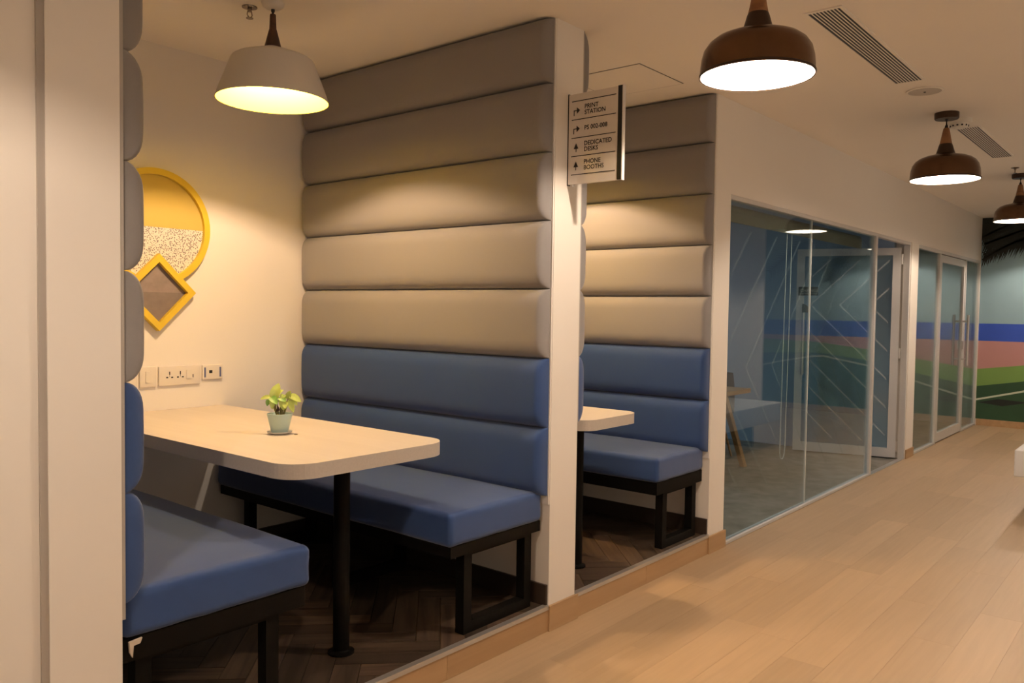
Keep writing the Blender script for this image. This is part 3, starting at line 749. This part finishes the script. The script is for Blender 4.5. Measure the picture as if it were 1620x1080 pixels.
LV = [  # stem base (a,b), joint (a,b,h), leaf tip (a,b,h), width, lime?
 ((-0.010, 0.0), (-0.022, 0.0, 0.137), (-0.014, 0.006, 0.190), 0.052, 1),
 ((-0.012, 0.005), (-0.040, -0.004, 0.141), (-0.076, -0.010, 0.136), 0.026, 1),
 ((-0.008, -0.006), (-0.030, -0.012, 0.140), (-0.004, -0.040, 0.122), 0.036, 0),
 ((-0.008, -0.002), (-0.026, -0.008, 0.132), (-0.024, -0.030, 0.098), 0.030, 1),
 ((0.004, 0.004), (0.002, 0.000, 0.140), (0.024, -0.018, 0.128), 0.036, 0),
 ((0.004, 0.000), (0.012, -0.004, 0.137), (0.020, -0.024, 0.094), 0.038, 1),
 ((0.012, 0.004), (0.034, 0.002, 0.135), (0.040, -0.010, 0.160), 0.034, 1),
 ((0.014, 0.000), (0.046, 0.000, 0.146), (0.086, -0.006, 0.128), 0.036, 1),
 ((0.014, 0.002), (0.042, -0.002, 0.128), (0.058, -0.014, 0.082), 0.030, 1),
 ((0.010, 0.006), (0.030, 0.020, 0.140), (0.052, 0.034, 0.146), 0.034, 0),
 ((0.000, 0.008), (-0.006, 0.026, 0.128), (-0.020, 0.050, 0.118), 0.034, 0),
 ((-0.004, 0.000), (-0.012, 0.002, 0.150), (0.006, 0.004, 0.168), 0.026, 1),
 ((0.010, 0.002), (0.050, 0.002, 0.140), (0.072, -0.012, 0.112), 0.026, 1),
 ((-0.010, 0.004), (-0.046, 0.004, 0.128), (-0.050, -0.010, 0.106), 0.024, 0),
 ((0.006, 0.000), (0.016, 0.004, 0.150), (0.010, -0.010, 0.134), 0.030, 1),
 ((0.008, -0.004), (0.026, -0.008, 0.118), (0.030, -0.028, 0.100), 0.028, 1),
]
for (b0, jn, tp, wd_, lime) in LV:
    a = pl3(b0[0], b0[1], 0.072); j = pl3(*jn)+Vector((0, 0, 0.010)); e = pl3(*tp)+Vector((0, 0, 0.010))
    mid = (a+j)/2+Vector((random.uniform(-.003, .003), random.uniform(-.003, .003), 0.006))
    sprig([a, mid, j])
    nn = -FV*0.75+Vector((0, 0, 0.75))
    leafm(j, j+(e-j)*1.08+Vector((0, 0, 0.004)), nn, wd_*0.84, LEAFB if lime else LEAFA, t)
wl = me_obj('withered_leaf', *prism([(-0.013, 0.094), (-0.004, 0.116), (0.001, 0.104), (0.003, 0.098), (-0.008, 0.092)], lambda q, d: tuple(pl3(q[0], -0.012+d, q[1])), 0, 0.003), mat('withered', (0.05, 0.02, 0.012), 0.8), t)
# fallen leaf flakes beside the pot
fx = pl3(0.070, -0.016, 0.0)
tag(me_obj('fallen_leaf', *prism([(-0.007, 0), (-0.002, 0.004), (0.007, 0.003), (0.004, -0.003)], lambda q, d: (fx.x+RV.x*q[0]+FV.x*q[1]*2, fx.y+RV.y*q[0]+FV.y*q[1]*2, PT+0.0002+d), 0, 0.0015), mat('withered_flake', (0.14, 0.07, 0.04), 0.8)), 'tiny dry leaf flake on the table beside the pot', 'leaf')

# ------------------------------------------------------------------ ceiling fittings
def vent(label, x0, x1, y0, y1):
    t = thing('ceiling_vent', label, 'vent', ((x0+x1)/2, (y0+y1)/2, H), 'linear vents in the corridor ceiling')
    box('slot_shade', (x0, x1, y0, y1, H-0.0030, H-0.0005), PLASTD, t)  # flat black sheet in place of the shade inside recessed slots
    b = 0.014
    V, Fc = join(bx(x0-b, x1+b, y0-b, y0, H-0.006, H-0.0005), bx(x0-b, x1+b, y1, y1+b, H-0.006, H-0.0005), bx(x0-b, x0, y0, y1, H-0.006, H-0.0005), bx(x1, x1+b, y0, y1, H-0.006, H-0.0005))
    me_obj('frame', V, Fc, CEIL, t)
    n = 9; p_ = (y1-y0)/n
    for i in range(1, n):
        box('slat', (x0, x1, y0+i*p_-p_*0.18, y0+i*p_+p_*0.18, H-0.0040, H-0.003), CEIL, t)
    return t
vent('long slotted ceiling vent right of the nearest copper pendant', 0.60, 1.93, -1.000, -0.868)
vent('slotted ceiling vent behind the smoke detector', 3.33, 4.65, -1.012, -0.880)
t = thing('ceiling_speaker', 'round flush ceiling speaker between the two vents', 'speaker', (2.19, -0.952, H-0.008))
me_obj('bezel', *lathe([(0.096, H-0.0005-(H-0.008)), (0.098, 0.002), (0.094, 0.0), (0.086, 0.001)], 2.19, -0.952, H-0.008, 40), CEIL, t, smooth=True)
me_obj('grille', *lathe([(0.001, 0.0005), (0.05, 0.0005), (0.087, 0.0015)], 2.19, -0.952, H-0.008, 40), GRILLE, t, smooth=True)
me_obj('badge', *lathe([(0.006, -0.0025), (0.006, 0.001)], 2.19, -0.952, H-0.008, 12, True), PLASTD, t)
t = thing('smoke_detector', 'white smoke detector behind the second copper pendant', 'smoke detector', (3.06, -0.955, H))
me_obj('base', *lathe([(0.070, -0.0005), (0.070, -0.028), (0.060, -0.032)], 3.06, -0.955, H, 32, True), PLAST, t, smooth=30)
me_obj('chamber', *lathe([(0.058, -0.032), (0.050, -0.052), (0.036, -0.058)], 3.06, -0.955, H, 32, True), PLAST, t, smooth=30)
for i in range(12):
    a = 2*math.pi*i/12; cx, cy = 3.06+0.0515*math.cos(a), -0.955+0.0515*math.sin(a)
    box('vent_slot', (cx-0.005, cx+0.005, cy-0.005, cy+0.005, H-0.049, H-0.040), PLASTD, t)
def sprinkler(label, x, y):
    t = thing('sprinkler', label, 'sprinkler', (x, y, H), 'ceiling sprinklers')
    me_obj('escutcheon', *lathe([(0.032, -0.0005), (0.031, -0.004), (0.014, -0.008)], x, y, H, 28, True), CHROME, t, smooth=30)
    V, Fc = join(lathe([(0.009, -0.008), (0.009, -0.020)], x, y, H, 12, True), tube([(x-0.009, y, H-0.02), (x-0.012, y, H-0.034), (x-0.003, y, H-0.046)], 0.0025, 6), tube([(x+0.009, y, H-0.02), (x+0.012, y, H-0.034), (x+0.003, y, H-0.046)], 0.0025, 6))
    me_obj('body', V, Fc, CHROME, t, smooth=30)
    me_obj('deflector', *lathe([(0.015, -0.046), (0.015, -0.0485)], x, y, H, 20, True), CHROME, t)
sprinkler('ceiling sprinkler beside the white pendant lamp', -0.903, 0.953)
sprinkler('small ceiling sprinkler near the farthest visible copper pendant', 5.26, -0.944)
t = thing('ceiling_hatch', 'square access hatch in the ceiling of the second booth', 'hatch', (1.01, 0.30, H))
box('gap', (0.775, 1.245, 0.055, 0.535, H-0.0012, H-0.0004), PLASTD, t)
box('panel', (0.780, 1.240, 0.060, 0.530, H-0.0022, H-0.0010), CEIL, t)

# ------------------------------------------------------------------ roller blind, furniture behind the glass
t = thing('roller_blind', 'rolled-up fabric blind along the top of the glass front', 'blind', (3.2, 0.16, 2.02))
me_obj('roll', *tube([(1.82, 0.165, 2.085), (4.69, 0.165, 2.085)], 0.042, 20), BLIND, t, smooth=40)
me_obj('blind_end', *bx(1.83, 4.68, 0.120, 0.126, 2.01, 2.085), BLIND, t)
ch = [(2.985, 0.13, 2.06), (2.965, 0.13, 1.2), (2.955, 0.13, 0.60), (2.955, 0.13, 0.44)]+[(3.00-0.045*math.cos(a), 0.13, 0.42-0.06*math.sin(a)) for a in [math.pi*i/10 for i in range(11)]]+[(3.05, 0.13, 0.44), (3.05, 0.13, 0.60), (3.065, 0.13, 1.2), (3.075, 0.13, 2.06)]
me_obj('bead_chain', *tube(ch, 0.0035, 6), mat('chain_plastic', (0.75, 0.75, 0.72), 0.4), t, smooth=True)
# wooden table with slanted legs
t = thing('wooden_table', 'oak table with slanted legs behind the glass', 'table', (3.9, 1.45, 0.0))
box('table_top', (3.35, 4.42, 1.00, 1.90, 0.685, 0.725), OAKL, t)
for sx, fxx, in ((4.00, 4.32), (3.75, 3.43)):
    for y, yf in ((1.05, 1.01), (1.80, 1.86)):
        V = []; hw, hd = 0.030, 0.022
        for (cx, cy, z) in ((fxx, yf, 0.0), (sx, y+0.02, 0.685)):
            V += [(cx-hw, cy-hd, z), (cx+hw, cy-hd, z), (cx+hw, cy+hd, z), (cx-hw, cy+hd, z)]
        me_obj('leg', V, [(0, 3, 2, 1), (4, 5, 6, 7), (0, 1, 5, 4), (1, 2, 6, 5), (2, 3, 7, 6), (3, 0, 4, 7)], OAKL, t)
# dark shell chair behind that table
t = thing('shell_chair', 'dark shell chair pushed up to the oak table behind the glass', 'chair', (4.56, 1.52, 0.0))
V, Fc = [], []
n1, n2 = 12, 12
for i in range(n1+1):
    u = i/n1
    for j in range(n2+1):
        v = (j/n2-0.5)*2
        if u < 0.5: p_ = (0.22-0.44*(u*2), 0.44+0.03*v*v+0.02*math.cos(u*6)); wd_ = 0.22
        else:
            k = (u-0.5)*2; p_ = (-0.22-0.07*k, 0.44+0.38*k+0.01); wd_ = 0.22-0.05*k*k
        bow = 0.06*v*v*(1 if u >= 0.5 else 0)
        V.append((4.56-p_[0]-bow, 1.52+v*wd_, p_[1]))
for i in range(n1):
    for j in range(n2): Fc.append((i*(n2+1)+j, (i+1)*(n2+1)+j, (i+1)*(n2+1)+j+1, i*(n2+1)+j+1))
n = len(V); V += [(x, y, z-0.012) for x, y, z in V]; Fc += [tuple(k+n for k in reversed(f)) for f in list(Fc)]
me_obj('shell', V, Fc, SHELL, t, smooth=60)
for sx in (-1, 1):
    for sy in (-1, 1):
        me_obj('leg', *tube([(4.56+sx*0.10, 1.52+sy*0.10, 0.440), (4.56+sx*0.19, 1.52+sy*0.19, 0.0)], 0.016, 8, [0.016, 0.011]), OAKL, t, smooth=30)

# white bench at the right edge
t = thing('white_bench', 'white slab bench cut by the right edge of the photo', 'bench', (4.9, -1.65, 0.0))
V, Fc = rbox(4.0, 5.8, -2.05, -1.198, 0.27, 0.466, 0.010, 3); me_obj('seat', V, Fc, WHITEB, t, smooth=40)
for x in (4.35, 5.40):
    box('plinth', (x, x+0.06, -1.90, -1.36, 0.0, 0.272), BLACK, t)

# ------------------------------------------------------------------ mural on the end wall
MX = X_END
t = thing('wall_mural', 'landscape mural with sky, sea, sand and hills on the end wall', 'mural', (MX, -1.6, 0.085))
def sheet(name, poly, lvl, m_):
    V, Fc = prism(poly, lambda q, d: (MX-d, q[0], q[1]), 0.0004+0.0004*lvl, 0.0005+0.0004*lvl); return me_obj(name, V, Fc, m_, t)
SKY = mat('mural_sky', (0.22, 0.34, 0.40), 0.7, noise=(1.2, 0.18)); SEA = mat('mural_sea', (0.020, 0.065, 0.40), 0.7)
SAND = mat('mural_sand', (0.46, 0.235, 0.23), 0.7); GRN = mat('mural_grass', (0.16, 0.29, 0.07), 0.7, noise=(2, 0.15))
DGR = mat('mural_dark_green', (0.020, 0.070, 0.028), 0.7, noise=(2, 0.4)); LINE = mat('mural_line', (0.52, 0.55, 0.45), 0.7)
PALM = mat('mural_palm', (0.008, 0.012, 0.010), 0.7)
ys = [-0.0-0.15*i for i in range(23)]
def cv(y, pts):
    y = -y
    for (a, va), (b, vb) in zip(pts, pts[1:]):
        if a <= y <= b:
            k = (y-a)/(b-a); return va+(vb-va)*k
    return pts[-1][1]
pink = [(0, .735), (.5, .805), (1.3, .93), (2.0, 1.01), (3.4, 1.06)]
lg = [(0, .51), (.5, .60), (1.3, .77), (2.0, .86), (3.4, .80)]
ln_ = [(0, .335), (.5, .47), (1.3, .70), (2.0, .82), (2.6, .70), (3.4, .5)]
sheet('sky', [(0, 1.0), (-3.3, 1.0), (-3.3, H-0.001), (0, H-0.001)], 0, SKY)
sheet('sea', [(0, 0.9), (-3.3, 0.9), (-3.3, 1.33), (0, 1.33)], 1, SEA)
sheet('sand', [(0, 0.6), (-3.3, 0.6), (-3.3, 1.105), (0, 1.105)], 2, SAND)
sheet('meadow', [(y, cv(y, pink)) for y in ys]+[(-3.3, 0.085), (0, 0.085)], 3, GRN)
sheet('dark_meadow', [(y, cv(y, lg)) for y in ys]+[(-3.3, 0.085), (0, 0.085)], 4, DGR)
sheet('path_line', [(y, cv(y, ln_)+0.012) for y in ys]+[(y, cv(y, ln_)-0.012) for y in reversed(ys)], 5, LINE)
sheet('dark_patch', [(-0.02, 0.30), (-0.25, 0.36), (-0.6, 0.34), (-0.3, 0.27)], 5, PALM)  # dark patch printed near the foot of the mural
def frond(y0, z0, y1, z1, sag, n, ln0, lvl):
    P0, P1 = Vector((y0, z0)), Vector((y1, z1)); polys = []
    def at(k): q = P0.lerp(P1, k); return Vector((q.x, q.y+sag*math.sin(math.pi*k)))
    for i in range(n):
        k = i/n; a = at(k); d = (at(min(1, k+0.02))-at(k-0.02)).normalized(); nn = Vector((-d.y, d.x))
        for sd in (1, -1):
            L_ = ln0*(1-0.6*k)*random.uniform(0.75, 1.1)
            tip = a+(d*0.75+nn*sd*0.75).normalized()*L_; tip.y -= 0.06*L_/ln0
            tip.x = min(-0.002, max(-3.3, tip.x)); tip.y = min(H-0.004, tip.y)
            wq = 0.019
            polys.append([(min(-0.002, a.x-d.x*wq), min(H-0.004, a.y-d.y*wq)), (tip.x, tip.y), (min(-0.002, a.x+d.x*wq), min(H-0.004, a.y+d.y*wq))])
    parts = [prism(P, lambda q, dd: (MX-dd, q[0], q[1]), 0.0004+0.0004*lvl, 0.0005+0.0004*lvl) for P in polys]
    rib = [at(i/12) for i in range(13)]
    R = [(q.x, min(H-0.004, q.y+0.010)) for q in rib]+[(q.x, q.y-0.010) for q in reversed(rib)]
    parts.append(prism(R, lambda q, dd: (MX-dd, q[0], q[1]), 0.0004+0.0004*lvl, 0.0005+0.0004*lvl))
    V, Fc = join(*parts); me_obj('palm_frond', V, Fc, PALM, t)
frond(-1.6, 2.66, -0.02, 2.22, 0.10, 46, 0.42, 6); frond(-1.5, 2.55, -0.05, 2.30, 0.12, 40, 0.40, 7)
frond(-1.2, 2.69, -0.03, 2.36, 0.04, 44, 0.40, 9); frond(-0.9, 2.45, -0.01, 2.16, 0.10, 40, 0.26, 10)
frond(-0.7, 2.69, -0.01, 2.45, 0.05, 30, 0.34, 8); frond(-1.5, 2.66, -2.8, 2.05, 0.18, 40, 0.42, 6); frond(-1.5, 2.62, -1.9, 1.90, 0.05, 30, 0.36, 7)
sheet('palm_crown', [(0, H-0.002), (-0.34, H-0.002), (-0.20, 2.62), (-0.14, 2.52), (-0.05, 2.47), (0, 2.40)], 6, PALM)
